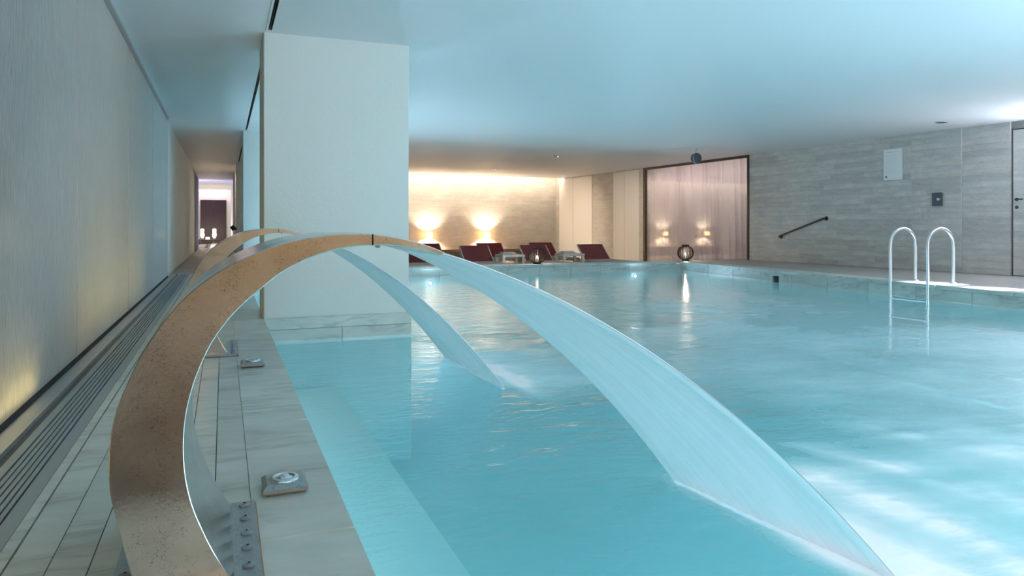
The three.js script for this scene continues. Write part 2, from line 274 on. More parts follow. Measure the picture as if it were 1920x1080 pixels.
// right wall, turned 2.2 degrees; local x runs away from the viewer, local z points out of the room
const WR = new THREE.Group(); WR.name = 'wall_right'; scene.add(WR);
tag(WR, 'grey stone plank wall on the right behind the ladder', 'wall', null, 'structure');
WR.position.set(11.445, 0, -13.6); WR.rotation.y = Math.PI / 2 + Math.atan(0.0388);
const onWall = (o) => { o.position.applyMatrix4(WR.matrixWorld); o.rotation.y += WR.rotation.y; return o; };
WR.updateMatrixWorld();
{
  mesh('wall_core', bx(-18.2, -7.05, -0.6, CEIL, 0.022, 0.3), M.joint, WR);
  mesh('wall_core', bx(-5.9, 0, -0.6, CEIL, 0.022, 0.3), M.joint, WR);
  mesh('wall_core', bx(-7.05, -5.9, 2.34, CEIL, 0.022, 0.3), M.joint, WR);
  mesh('stone_face', bx(-18.2, -9.3, -0.6, CEIL, 0.001, 0.03), M.stone, WR);
  mesh('stone_face', bx(4.3, 10.2, LOUNGE, CEIL + 0.45, 0.0, 0.3), M.stone, WR);
  mesh('window_sill', bx(0, 4.3, -0.6, LOUNGE + 0.03, 0.0, 1.3), M.stone, WR);
  const lens = [0.62, 0.8, 1.0, 1.25], rh = 0.1025, geos = lens.map((l) => chamfer(l - 0.0012, rh - 0.0012, 0.02, 0.001));
  const runs = [[-9.3, -7.06], [-5.89, -5.1], [-5.1, -4.17], [-4.17, 0]];
  for (let r = 0; r < 24; r++) for (const [s0, s1] of runs) {
    let s = s0 - (s1 - s0 > 1.5 ? rnd() * 0.5 : 0), first = true;
    while (s < s1 - 0.01) {
      let k = Math.floor(rnd() * 4), l = lens[k], a = Math.max(s, s0), b = Math.min(s + l, s1);
      if (s1 - b < 0.3) b = s1;
      if (b - a > 0.05) { const m = mesh('plank', geos[k], pick(stones), WR); m.scale.x = (b - a) / l; m.position.set((a + b) / 2, (r + 0.5) * rh, 0.01 - rnd() * 0.0015 - (s0 === -5.1 ? 0.022 : 0)); }
      s = b; first = false;
    }
  }
  mesh('pilaster_core', bx(-5.1, -4.17, 0, CEIL, -0.004, 0.03), M.joint, WR);
  // flush door at the right border
  const d1 = new THREE.Group(); d1.name = 'door_1'; scene.add(d1); tag(d1, 'flush stone-clad door with dark lever handle at the right border', 'door', null, 'structure'); onWall(d1);
  mesh('leaf', bx(-7.03, -5.92, 0.01, 2.32, 0.02, 0.06), M.joint, d1);
  const dg = chamfer(1.1, 0.1, 0.016, 0.0018);
  for (let r = 0; r < 23; r++) mesh('plank', dg, pick(stones), d1).position.set(-6.475, 0.06 + r * 0.1005, 0.012);
  const hd = new THREE.Group(); hd.name = 'handle'; d1.add(hd); hd.userData.label = 'dark lever handle';
  mesh('rosette', cyl(0.026, 0.026, 0.012).rotateX(Math.PI / 2).translate(-5.985, 1.215, -0.002), M.bronze, hd);
  mesh('lever', tube([[-5.985, 1.215, 0], [-5.985, 1.215, -0.05], [-6.0, 1.215, -0.06], [-6.11, 1.215, -0.06]], 0.0105, 24), M.bronze, hd);
  mesh('lock', cyl(0.026, 0.026, 0.014).rotateX(Math.PI / 2).translate(-5.985, 1.09, -0.003), M.bronze, d1);
  // white cupboard doors in the lounge part
  for (const [n, a, m0, b, label] of [['door_2', 4.52, 5.3, 5.92, 'pair of cream full-height door panels beside the curtained window'], ['door_3', 7.2, 8.48, 9.5, 'pair of cream full-height door panels beside the lounge back wall']]) {
    const g = new THREE.Group(); g.name = n; scene.add(g); tag(g, label, 'door', null, 'structure'); onWall(g);
    for (const [p, q] of [[a, m0], [m0, b]]) { const w = q - p - 0.022; mesh('leaf', chamfer(w, CEIL - LOUNGE - 0.05, 0.03, 0.003), M.white, g).position.set((p + q) / 2, (CEIL + LOUNGE) / 2, -0.012); }
  }
}
// window with voile curtain in the right wall
{
  const w = new THREE.Group(); w.name = 'window_1'; scene.add(w); tag(w, 'wide glazed opening with dark frame in front of the pale curtain', 'window', null, 'structure'); onWall(w);
  mesh('pane', bx(0.05, 4.24, LOUNGE + 0.05, CEIL - 0.05, 0.02, 0.022), M.pane, w);
  mesh('frame_bar', bx(0, 0.06, LOUNGE, CEIL, -0.02, 0.06), M.bronze, w);
  mesh('frame_bar', bx(4.22, 4.3, LOUNGE, CEIL, -0.03, 0.06), M.bronze, w);
  mesh('frame_bar', bx(0, 4.3, CEIL - 0.06, CEIL, -0.02, 0.06), M.bronze, w);
  mesh('frame_bar', bx(0, 4.3, LOUNGE, LOUNGE + 0.05, -0.02, 0.06), M.bronze, w);
  const r = new THREE.Group(); r.name = 'wall_alcove'; scene.add(r); tag(r, 'white alcove behind the curtain', 'wall', null, 'structure'); onWall(r);
  mesh('alcove_face', bx(-0.2, 4.5, LOUNGE - 0.1, CEIL + 0.1, 1.3, 1.4), M.plaster, r);
  mesh('alcove_face', bx(-0.2, 0, LOUNGE - 0.1, CEIL + 0.1, 0.3, 1.3), M.plaster, r);
  mesh('alcove_face', bx(4.3, 4.5, LOUNGE - 0.1, CEIL + 0.1, 0.3, 1.3), M.plaster, r);
  mesh('alcove_face', bx(-0.2, 4.5, CEIL, CEIL + 0.1, 0.3, 1.4), M.plaster, r);
  // folds
  const nx = 420, ny = 10, pos = [], idx = [], x0 = 0.07, x1 = 4.2;
  for (let j = 0; j <= ny; j++) for (let i = 0; i <= nx; i++) {
    const u = i / nx, v = j / ny, x = x0 + (x1 - x0) * u;
    const amp = 0.030 + 0.055 * vnoise(u * 9, 0.5, 64, 64, 5), ph = u * 112 + 14 * vnoise(u * 11, v * 0.7, 64, 64, 9);
    pos.push(x, LOUNGE + 0.06 + v * (CEIL - LOUNGE - 0.064), 0.19 + amp * Math.sin(ph) * (1.1 - 0.35 * v));
  }
  for (let j = 0; j < ny; j++) for (let i = 0; i < nx; i++) { const a = j * (nx + 1) + i; idx.push(a, a + 1, a + nx + 1, a + 1, a + nx + 2, a + nx + 1); }
  const g = new THREE.BufferGeometry(); g.setAttribute('position', new THREE.Float32BufferAttribute(pos, 3)); g.setIndex(idx); g.computeVertexNormals();
  const c = mesh('curtain', g, M.voile); tag(c, 'pleated translucent pinkish voile curtain behind the glazed opening', 'curtain'); onWall(c);
}

// ---------------------------------------------------------------- lamps of the place
function poolLamp(x, y, d, dir, k, w, label, r = 0.11) {   // underwater flood in a pool wall; dir points into the water
  const t = thing('underwater_lamp', [x, y, -d], label, 'lamp', 'underwater pool lamps');
  const yaw = Math.atan2(dir[0], dir[1]);
  t.rotation.y = yaw;
  mesh('bezel', new THREE.TorusGeometry(r, 0.014, 10, 32).translate(0, 0, 0.006), M.chrome, t);
  mesh('lens', cyl(r, r, 0.012, 32).rotateX(Math.PI / 2), glow('pool_lamp_lens', POOL, 9), t);
  const s = [Math.sin(yaw), Math.cos(yaw)];
  areaLight('pool_lamp_light', POOL, k * K.pool / (w * w) * 0.09, w, w, [x + s[0] * 0.03, y, -d + s[1] * 0.03], [x + s[0] * 2, y + 0.7, -d + s[1] * 2]);
}
poolLamp(3.70, -0.31, 13.48, [0, 1], 0.2, 0.08, 'round underwater lamp on the far pool wall right of the large pillar', 0.04);
poolLamp(8.27, -0.29, 13.48, [0, 1], 0.2, 0.08, 'round underwater lamp on the far pool wall near the corner', 0.04);
for (const [d, ord] of [[-0.9, 'nearest'], [0.4, 'middle'], [1.7, 'farthest']]) poolLamp(poolRight(d) - 0.005, -0.42, d, [-1, 0], 1.0, 0.26, ord + ' of three round underwater lamps in the right pool wall');
for (const [x, ord] of [[2.2, 'leftmost'], [4.6, 'middle'], [7.0, 'rightmost']]) poolLamp(x, -0.42, -1.57, [0, -1], 0.85, 0.26, ord + ' of three round underwater lamps in the near pool wall');
for (const d of [11.2]) poolLamp(PX + 0.01, -0.42, d, [1, 0], 1.3, 0.26, 'round underwater lamp in the left pool wall');

{ // added strip under the left coping, no known lamp, brightens the bench
  const t = thing('added_bench_light', [0, 0, 0], 'added unseen light strip below the left coping that brightens the bench', 'light');
  mesh('strip', bxd(PX, PX + 0.012, -0.33, -0.29, -1.2, 6.3), glow('bench_fill_strip', POOL, 1), t);
  areaLight('bench_fill_light', POOL, K.benchFill, 7.4, 0.04, [PX + 0.02, -0.31, -2.55], [PX + 1, -0.45, -2.55]);
}
{ // warm LED cove above the lounge wall
  const t = thing('cove_light', [0, 0, 0], 'long warm light strip in the ceiling cove above the lounge wall', 'light');
  mesh('strip', bxd(0.6, 11.0, CEIL + 0.10, CEIL + 0.15, 22.705, 22.715), glow('cove_strip', WARM, 8), t);
  areaLight('cove_strip_light', WARM, K.cove, 10.4, 0.06, [5.8, CEIL + 0.12, -22.73], [5.8, CEIL - 0.3, -23.4]);
  const r = thing('cove_light', [0, 0, 0], 'warm light strip over the wall behind the viewer', 'light');
  mesh('strip', bxd(-0.7, 9, CEIL - 0.06, CEIL - 0.02, -4.14, -4.10), glow('cove_strip', WARM, 6), r);
  areaLight('rear_strip_light', WARM, K.rear, 9.6, 0.08, [4.1, CEIL - 0.09, 4.1], [4.1, CEIL - 0.9, 4.5]);
  const e = thing('cove_light', [0, 0, 0], 'pinkish light strip above the dark doorway at the corridor end', 'light');
  mesh('strip', bxd(-1.25, 0.3, 2.36, 2.40, 35.5, 35.54), glow('cove_strip', new THREE.Color().setRGB(1, 0.74, 0.86), 1.2), e);
  areaLight('end_strip_light', new THREE.Color().setRGB(1, 0.74, 0.86), 3, 1.5, 0.06, [-0.45, 2.34, -35.53], [-0.45, 1.9, -36]);
  const c = thing('wall_light', [0, 0, 0], 'lilac light panel set in the recess at the corridor end', 'light');
  mesh('diffuser', bxd(-1.25, -0.92, 0.3, 2.2, 28.0, 28.02), glow('panel_diffuser', LILAC, 1), c);
  areaLight('corridor_light', LILAC, K.lilac, 0.32, 1.9, [-1.08, 1.25, -28.04], [-0.9, 1.3, -30]);
}
{ // warm strips on the floor of the cavity behind the frosted glass
  for (const [a, b, k, x, label] of [[-1.2, 3.9, 1, -0.89, 'warm floor strip glowing behind the nearest frosted glass panels'], [4.9, 8.6, 2.2, -1.25, 'warm floor strip set back behind the second frosted glass panel']]) {
    const t = thing('cavity_light', [0, 0, 0], label, 'light');
    mesh('strip', bxd(x - 0.04, x + 0.04, 0.0, 0.03, a, b), glow('cavity_strip', AMBER, 2 * k), t);
    areaLight('cavity_strip_light', AMBER, K.cavity * k, 0.08, b - a, [x, 0.04, -(a + b) / 2], [x, 1, -(a + b) / 2 - 0.0001]);
  }
}
{ // light behind the curtain
  const t = new THREE.Group(); t.name = 'alcove_light'; scene.add(t); tag(t, 'lilac light trough hidden behind the curtain', 'light'); onWall(t);
  mesh('diffuser', bx(0.2, 4.1, CEIL - 0.03, CEIL - 0.005, 0.5, 0.9), glow('alcove_diffuser', new THREE.Color().setRGB(1, 0.80, 0.77), 0.8), t);
  const p = new THREE.Vector3(2.15, CEIL - 0.04, 0.7).applyMatrix4(WR.matrixWorld);
  const l = new THREE.RectAreaLight(new THREE.Color().setRGB(1, 0.80, 0.77), K.curtain, 3.9, 0.4); l.name = 'alcove_area'; l.position.copy(p); l.rotation.set(-Math.PI / 2, 0, WR.rotation.y, 'XYZ'); scene.add(l);
}
{ // fittings on the right, outside the frame, that brighten ceiling, ladder and coping
  const t = new THREE.Group(); t.name = 'wall_uplight'; scene.add(t); tag(t, 'white wall uplight beyond the right border', 'light'); onWall(t);
  mesh('housing', rb(1.2, 0.1, 0.14, 0.01).translate(-7.5, 1.75, -0.07), M.white, t);
  mesh('lens', bx(-8.08, -6.92, 1.801, 1.808, -0.13, -0.02), glow('uplight_lens', COOL, 3), t);
  areaLight('uplight_area', COOL, K.up, 1.1, 0.1, [11.66, 1.86, -6.1], [11.0, 2.46, -6.13]);
  for (const [d, e, ord] of [[5.5, 7.1, 'farthest'], [5.1, 6.2, 'middle'], [4.2, 5.3, 'nearest']]) {
    const x = poolRight(d) + 0.36, s = thing('downlight', [x, CEIL, -d], ord + ' of three recessed ceiling spotlights over the right coping', 'light', 'coping spotlights');
    mesh('trim_ring', new THREE.TorusGeometry(0.05, 0.008, 8, 28).rotateX(Math.PI / 2), M.white, s);
    mesh('lens', cyl(0.045, 0.045, 0.006, 24).translate(0, -0.004, 0), glow('spot_lens', COOL, 6), s);
    const l = new THREE.SpotLight(COOL, K.down, 0, 0.15, 0.6); l.name = 'coping_spot'; l.position.set(x, CEIL - 0.02, -d); l.target.position.set(poolRight(e) + 0.26, 0, -e); scene.add(l, l.target);
  }
}

// ---------------------------------------------------------------- water
const foamAt = (() => {
  const seg = (x, d, ax, ad, bx_, bd) => { const vx = bx_ - ax, vd = bd - ad, t = clamp(((x - ax) * vx + (d - ad) * vd) / (vx * vx + vd * vd)); return Math.hypot(x - ax - vx * t, d - ad - vd * t); };
  return (x, d) => {
    // soft wash drawn out to the right of each impact line: steep towards the jet, feathered downstream, streaked by the flow
    const n1 = fbm(x / 12, d / 24, 18, 22, 3, 131), n2 = fbm(x / 12, d / 24, 46, 60, 4, 137);
    const st = fbm(x / 12, (d + 0.25 * x + 0.05 * n2) / 24, 20, 170, 4, 139), gr = sstep(0.15, 0.85, 0.6 * st + 0.4 * n2);
    const g = (q, w) => Math.exp(-Math.pow(q / w, 2));
    const crest = (x0, d0, x1, d1, wa, wb) => { const t = (d - d0) / (d1 - d0), q = x - (x0 + (x1 - x0) * t) - 0.34 * (n1 - 0.5) - 0.10 * (n2 - 0.5), e = sstep(-0.18, 0.12, t) * sstep(1.5, 0.9, t); return e * (q < 0 ? g(q, wa) : 0.75 * Math.exp(-q / wb) + 0.25 * g(q, wa)); };
    let f = 0;
    f += 0.45 * g(seg(x + 0.10 * (n2 - 0.5), d, 1.70, 2.34, 1.80, 1.25), 0.13) * (0.4 + 0.6 * gr);
    f += 1.5 * crest(1.76, 2.36, 1.88, 1.20, 0.10, 0.40) * (0.7 + 0.3 * gr);
    f += 1.1 * crest(2.06, 2.38, 2.30, 1.00, 0.11, 0.18) * (0.15 + 0.85 * gr);
    f += 0.75 * crest(2.46, 2.60, 2.75, 1.20, 0.11, 0.16) * gr;
    f += 0.60 * crest(2.92, 2.80, 3.24, 1.40, 0.12, 0.20) * gr;
    f += 0.4 * g(seg(x, d, 1.62, 5.24, 1.66, 4.25), 0.12);
    f += 1.5 * crest(1.72, 5.34, 1.78, 4.15, 0.08, 0.60) * (0.5 + 0.5 * gr);
    // aerated wisps over the agitated middle of the pool
    const xs = 2.1 + 0.5 * Math.max(0, d - 4), area = sstep(xs, xs + 1.6, x) * sstep(11, 7.5, d) * sstep(8.2, 6.2, x), w = fbm(x / 12, d / 24, 10, 26, 4, 151);
    f += area * (0.14 + 0.22 * sstep(0.25, 0.85, w) + 0.10 * gr);
    f += sstep(2.2, 3.2, x) * sstep(4.8, 2.6, d) * 0.16 * gr;
    return clamp(f);
  };
})();
const agitated = (x, d) => clamp(0.12 + 0.9 * sstep(1.3, 2.6, x) * sstep(11, 7, d) + 0.9 * Math.exp(-Math.pow((x - 2.0) / 0.9, 2)) * sstep(7.5, 5.5, d));
{
  const W = 1536, H = 2048, F = new Float32Array(W * H);
  for (let j = 0; j < H; j++) for (let i = 0; i < W; i++) F[j * W + i] = foamAt((i + 0.5) / W * 10, (j + 0.5) / H * 18 - 4);
  const at = (u, v) => F[Math.min(H - 1, Math.floor(v * H)) * W + Math.min(W - 1, Math.floor(u * W))];
  const mapC = tex(W, H, (u, v) => { const f = at(u, v), g = f; return [0.64 + 0.35 * g, 0.905 + 0.09 * g, 0.925 + 0.07 * g]; }, true, false);
  const mapT = tex(W, H, (u, v) => { const f = at(u, v); return [0.80 - 0.30 * f, 0.06 + 0.94 * f, 0]; }, false, false);
  const mat = phys({ name: 'pool_water', color: lin(1, 1, 1), map: mapC, specularIntensity: 1, transmission: 1, transmissionMap: mapT, roughness: 1, roughnessMap: mapT, ior: 1.33, bumpMap: rep(rippleTex, 10 / 1.6, 18 / 1.6), bumpScale: 0.010 });
  const nx = 330, nz = 520, pos = [], uv = [], idx = [];
  for (let j = 0; j <= nz; j++) for (let i = 0; i <= nx; i++) {
    const d = -1.6 + 15.1 * Math.pow(j / nz, 1.0), xr = poolRight(d), x = PX + (xr - PX) * Math.pow(i / nx, 1.25), a = agitated(x, d), f = foamAt(x, d);
    const h = a * (0.014 * (fbm(x / 12, d / 24, 18, 24, 3, 171) - 0.5) + 0.011 * (fbm(x / 12, d / 24, 60, 90, 2, 177) - 0.5)) + 0.004 * f * f * (0.4 + fbm(x / 12, d / 24, 90, 160, 2, 181));
    const edge = sstep(0, 0.15, x - PX) * sstep(0, 0.15, xr - x);
    pos.push(x, WATER + h * edge, -d); uv.push(x / 10, (d + 4) / 18);
  }
  for (let j = 0; j < nz; j++) for (let i = 0; i < nx; i++) { const a = j * (nx + 1) + i, px = pos[a * 3], pd = -pos[a * 3 + 2]; if (px < 1.56 && pd > 6.56 && pd < 7.22) continue; idx.push(a, a + 1, a + nx + 1, a + 1, a + nx + 2, a + nx + 1); }
  const g = new THREE.BufferGeometry(); g.setAttribute('position', new THREE.Float32BufferAttribute(pos, 3)); g.setAttribute('uv', new THREE.Float32BufferAttribute(uv, 2)); g.setIndex(idx); g.computeVertexNormals();
  tag(mesh('pool_water', g, mat), 'turquoise rippled pool water with white foam under the jets', 'water', null, 'stuff');
}

// ---------------------------------------------------------------- swan neck fountains and their jets
const OUT = [[-0.165, 0.012], [-0.181, 0.07], [-0.193, 0.119], [-0.203, 0.165], [-0.212, 0.204], [-0.219, 0.244], [-0.2215, 0.29], [-0.220, 0.34], [-0.214, 0.387], [-0.205, 0.422], [-0.186, 0.472], [-0.159, 0.530], [-0.132, 0.575], [-0.105, 0.613], [-0.074, 0.648], [-0.039, 0.678], [-0.002, 0.704], [0.034, 0.724], [0.075, 0.742], [0.112, 0.756], [0.167, 0.770], [0.246, 0.780], [0.326, 0.7805]];
const INN = [[0.326, 0.753], [0.290, 0.752], [0.243, 0.744], [0.194, 0.730], [0.158, 0.714], [0.121, 0.693], [0.082, 0.662], [0.042, 0.627], [0.012, 0.595], [-0.021, 0.548], [-0.039, 0.511], [-0.056, 0.468], [-0.070, 0.415], [-0.077, 0.368], [-0.079, 0.314], [-0.076, 0.267], [-0.070, 0.229], [-0.060, 0.189], [-0.045, 0.148], [-0.024, 0.098], [0.008, 0.036], [0.024, 0.012]];
const NOZ = [[0.3275, 0.7805], [0.36, 0.7765], [0.39, 0.771], [0.43, 0.7615], [0.471, 0.748], [0.505, 0.734], [0.495, 0.7265], [0.451, 0.739], [0.41, 0.748], [0.37, 0.753], [0.3275, 0.753]];
const dense = (pts) => new THREE.CatmullRomCurve3(pts.map(([x, y]) => new THREE.Vector3(x, y, 0)), false, 'centripetal').getPoints(pts.length * 4).map((p) => new THREE.Vector2(p.x, p.y));
function bladeGeo(outline, depth) {
  const g = new THREE.ExtrudeGeometry(new THREE.Shape(outline), { depth: depth - 0.004, bevelEnabled: true, bevelSize: 0.002, bevelThickness: 0.002, bevelOffset: -0.002, bevelSegments: 2, curveSegments: 1 });
  g.translate(0, 0, -depth + 0.002);
  return toCreasedNormals(uvMetres(g), 0.3);
}
function makeFountain(label) {
  const WZ = 0.46, t = thing('swan_neck_fountain', [0, 0, -1.70], label, 'fountain', 'swan neck fountains on the pool edge');
  mesh('neck', bladeGeo([...dense(OUT), ...dense(INN)], WZ), M.steel, t);
  const noz = mesh('nozzle', bladeGeo(NOZ.map(([x, y]) => new THREE.Vector2(x, y)), WZ), M.steel, t);
  mesh('outlet_slot', bx(0.4985, 0.5025, 0.727, 0.731, -WZ + 0.02, -0.02), M.dark, noz);
  for (const z of [-0.02, -0.045]) mesh('screw', new THREE.SphereGeometry(0.004, 10, 8).translate(0.345, 0.750, z), M.plate, noz);
  const plate = mesh('flange_plate', chamfer(0.313, 0.014, 0.57, 0.003).translate(-0.0735, 0.007, -0.205), M.plate, t);
  for (const [x, zs] of [[0.055, [-0.455, -0.36, -0.26, -0.17, -0.07, 0.03]], [-0.205, [-0.44, -0.28, -0.12, 0.03]]]) for (const z of zs) {
    const b = mesh('bolt', lathe([[0.0, 0.008], [0.006, 0.008], [0.0075, 0.0055], [0.013, 0.005], [0.015, 0.003], [0.015, 0]], 18).translate(x, 0.014, z), M.plate, plate);
    mesh('socket', cyl(0.0035, 0.0035, 0.001, 6).translate(x, 0.0224, z), M.dark, b);
  }
  mesh('sealant_bead', bx(0.083, 0.0865, 0, 0.009, -0.49, 0.08), M.rust, t, 'rust-stained sealant line');
  return t;
}
const fountain = makeFountain('large near steel swan neck fountain with a golden sheen');
{ const c = fountain.clone(); c.name = numbered('swan_neck_fountain'); c.position.z = -4.80; c.userData = { ...fountain.userData, label: 'second smaller-looking swan neck fountain partly hidden behind the near one' }; scene.add(c); }

const streak = tex(256, 1024, (u, v) => { const e = Math.pow(Math.abs(2 * u - 1), 7), k = fbm(u, v, 26, 2, 4, 201), k2 = fbm(u, v, 60, 5, 2, 203); return [0.50 - 0.12 * sstep(0.30, 0.80, k) - 0.08 * (k2 - 0.5) - 0.32 * e, 0.60 + 0.16 * sstep(0.3, 0.8, k) + 0.1 * e, 0]; }, false);
M.jet = phys({ name: 'jet_water', color: lin(0.95, 0.98, 1.0), transmission: 1, transmissionMap: streak, roughness: 1, roughnessMap: streak, ior: 1.33 });
function makeJet(z0, z1, near, far, label) {               // near, far: [x, distance, start slope] where each edge of the sheet meets the water
  const na = 40, nt = 60, pos = [], uv = [], idx = [], layers = 2;
  const edge = (p0d, [x1, d1, sl], t) => { const L = Math.hypot(x1 - 0.5, d1 - p0d), b = (WATER - 0.012 - 0.73) - sl * L; return [0.5 + (x1 - 0.5) * t, 0.73 + sl * L * t + b * t * t, p0d + (d1 - p0d) * t]; };
  for (let l = 0; l < layers; l++) for (let j = 0; j <= nt; j++) for (let i = 0; i <= na; i++) {
    const s = i / na, t = j / nt, a = edge(z0, near, t), b = edge(z1, far, t), r = Math.pow(Math.abs(2 * s - 1), 8);
    const rip = 0.004 * t * (fbm(s, t * 0.2, 16, 4, 2, 211) - 0.5), th = (l ? -1 : 1) * (0.0015 + (0.006 + 0.008 * t) * r * (1 - Math.pow(Math.abs(2 * s - 1), 60)));
    pos.push(a[0] + (b[0] - a[0]) * s + th * 0.5, a[1] + (b[1] - a[1]) * s + th * 0.85 + rip - 0.012 * t * Math.sin(Math.PI * s), -(a[2] + (b[2] - a[2]) * s)); uv.push(s, t);
  }
  const n = (na + 1) * (nt + 1);
  for (let j = 0; j < nt; j++) for (let i = 0; i < na; i++) { const a = j * (na + 1) + i; idx.push(a, a + na + 1, a + 1, a + 1, a + na + 1, a + na + 2); const c = a + n; idx.push(c, c + 1, c + na + 1, c + 1, c + na + 2, c + na + 1); }
  const g = new THREE.BufferGeometry(); g.setAttribute('position', new THREE.Float32BufferAttribute(pos, 3)); g.setAttribute('uv', new THREE.Float32BufferAttribute(uv, 2)); g.setIndex(idx); g.computeVertexNormals();
  return tag(mesh('water_jet', g, M.jet), label, 'water', 'sheets of water from the fountains');
}
makeJet(1.72, 2.15, [1.77, 1.47, -0.30], [1.66, 2.42, -0.40], 'wide near sheet of water arching from the large fountain');
makeJet(4.82, 5.24, [1.62, 4.15, -0.22], [1.58, 5.30, -0.40], 'farther sheet of water falling in front of the large pillar corner');

// ---------------------------------------------------------------- deck fittings
{
  const t = thing('drain_grate', [0, 0, 0], 'long slotted metal drain grate along the glass wall', 'grate');
  mesh('base_channel', bxd(LX + 0.016, -0.712, -0.02, 0.012, -1.5, 13), M.alu, t, 'pale metal strip under the glass');
  mesh('gap', bxd(-0.712, -0.684, -0.03, -0.008, -1.5, 13), M.bronze, t);
  mesh('trough', bxd(-0.684, -0.508, -0.30, -0.28, -1.5, 13), M.grate, t);
  mesh('trough_side', bxd(-0.684, -0.668, -0.28, -0.045, -1.5, 13), M.grate, t);
  mesh('trough_side', bxd(-0.524, -0.508, -0.28, -0.045, -1.5, 13), M.grate, t);
  mesh('border', bxd(-0.684, -0.655, -0.045, 0, -1.5, 13), M.grate, t);
  mesh('border', bxd(-0.552, -0.508, -0.045, 0, -1.5, 13), M.grate, t);
  const n = 5, sw = 0.0125, pitch = (0.655 - 0.552) / (n + 0.5), sg = chamfer(sw, 0.02, 1.194, 0.0015);
  for (let k = 0; k < 12; k++) for (let i = 0; i < n; i++) mesh('slat', sg, M.grate, t).position.set(-0.655 + pitch * (i + 0.75), -0.0105, -(-1.4 + 1.2 * k + 0.6));
  for (let k = 0; k < 13; k++) mesh('cross_bar', bxd(-0.655, -0.552, -0.04, -0.022, -1.4 + 1.2 * k - 0.01, -1.4 + 1.2 * k + 0.01), M.grate, t);
}
{
  const t = thing('added_dark_mat', [-0.08, 0, 0.2], 'added unseen dark mat under the viewer that darkens the fountain reflection', 'mat');  // added out of view so the lower steel neck mirrors something dark
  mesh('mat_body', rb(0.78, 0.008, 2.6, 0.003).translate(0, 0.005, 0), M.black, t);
}
function airButton(x, d, label) {
  const t = thing('floor_button', [x, 0, -d], label, 'button', 'steel push buttons on the coping');
  const s = new THREE.Shape(); s.moveTo(-0.052, -0.052); s.lineTo(0.052, -0.052); s.lineTo(0.052, 0.052); s.lineTo(-0.052, 0.052); s.closePath();
  mesh('base_plate', new THREE.ExtrudeGeometry(s, { depth: 0.012, bevelEnabled: true, bevelThickness: 0.010, bevelSize: 0.012, bevelSegments: 1 }).rotateX(-Math.PI / 2).translate(0, 0.010, 0), M.plate, t);
  mesh('ring', lathe([[0.026, 0.002], [0.028, 0.007], [0.036, 0.008], [0.043, 0.004], [0.044, 0]], 36).translate(0, 0.032, 0), M.chrome, t);
  mesh('push_cap', lathe([[0, 0.011], [0.012, 0.011], [0.016, 0.007], [0.0245, 0.005], [0.025, 0]], 32).translate(0, 0.032, 0), M.chrome, t);
}
airButton(0.172, 2.29, 'square steel push button on the coping beside the near fountain');
airButton(0.155, 4.36, 'square steel push button on the coping in front of the second fountain');
{
  for (const [d, e, label] of [[-0.8, 6.5, 'black linear air slot in the ceiling in front of the large pillar'], [7.3, 13.38, 'black linear air slot in the ceiling behind the large pillar'], [14.15, 20.28, 'short-looking black air slot over the far corridor']]) {
    const t = thing('linear_air_slot', [0, 0, 0], label, 'vent');
    for (const x of [0.334, 0.382]) mesh('frame_edge', bxd(x, x + 0.016, CEIL - 0.004, CEIL - 0.0005, d, e - 0.05), M.white, t);
    for (const x of [0.352, 0.378]) mesh('plenum_side', bxd(x, x + 0.002, CEIL + 0.002, CEIL + 0.398, d, e - 0.05), M.bronze, t);
    mesh('plenum_top', bxd(0.352, 0.380, CEIL + 0.38, CEIL + 0.395, d, e - 0.05), M.bronze, t);
    mesh('vane', bxd(0.364, 0.367, CEIL + 0.004, CEIL + 0.03, d, e - 0.05), M.black, t);
  }
}
{ // ladder: two hooped rails and treads
  const t = thing('pool_ladder', [8.885, 0, -7.275], 'stainless steel pool ladder with two hooped handrails', 'ladder');
  for (const s of [-1, 1]) {
    const z = s * 0.295, pts = [[0, -1.0, z], [0, -0.3, z], [0, 0.3, z], [0, 0.50, z]];
    for (let a = 20; a < 180; a += 20) pts.push([0.25 - 0.25 * Math.cos(a * Math.PI / 180), 0.52 + 0.24 * Math.sin(a * Math.PI / 180), z]);
    pts.push([0.50, 0.50, z], [0.50, 0.25, z], [0.50, 0.0, z]);
    const r = mesh('handrail', tube(pts, 0.023, 90, 14), M.satin, t);
    mesh('foot_collar', lathe([[0.026, 0.018], [0.045, 0.012], [0.05, 0]], 24).translate(0.50, 0, z), M.satin, r);
  }
  for (const y of [-0.24, -0.5, -0.76]) mesh('tread', rb(0.08, 0.03, 0.55, 0.008).translate(0.0, y, 0), M.satin, t);
}
{ // skimmer mouth in the right pool wall
  const d = 10.2, t = thing('skimmer_mouth', [poolRight(d) + 0.004, -0.13, -d], 'small dark square overflow opening in the right pool wall', 'skimmer');
  t.rotation.y = -Math.atan(0.083);
  for (const z of [-0.098, 0.088]) mesh('cheek', bx(0.03, 0.33, -0.085, 0.075, z, z + 0.01), M.grate, t);
  const f = []; for (const [a, b, c, e] of [[-0.1, 0.1, 0.03, 0.078], [-0.1, 0.1, -0.12, -0.09], [-0.1, -0.092, -0.09, 0.03], [0.092, 0.1, -0.09, 0.03]]) f.push(bx(0.003, 0.026, c, e, a, b));
  mesh('frame', mergeGeometries(f), marbles[2], t);
}

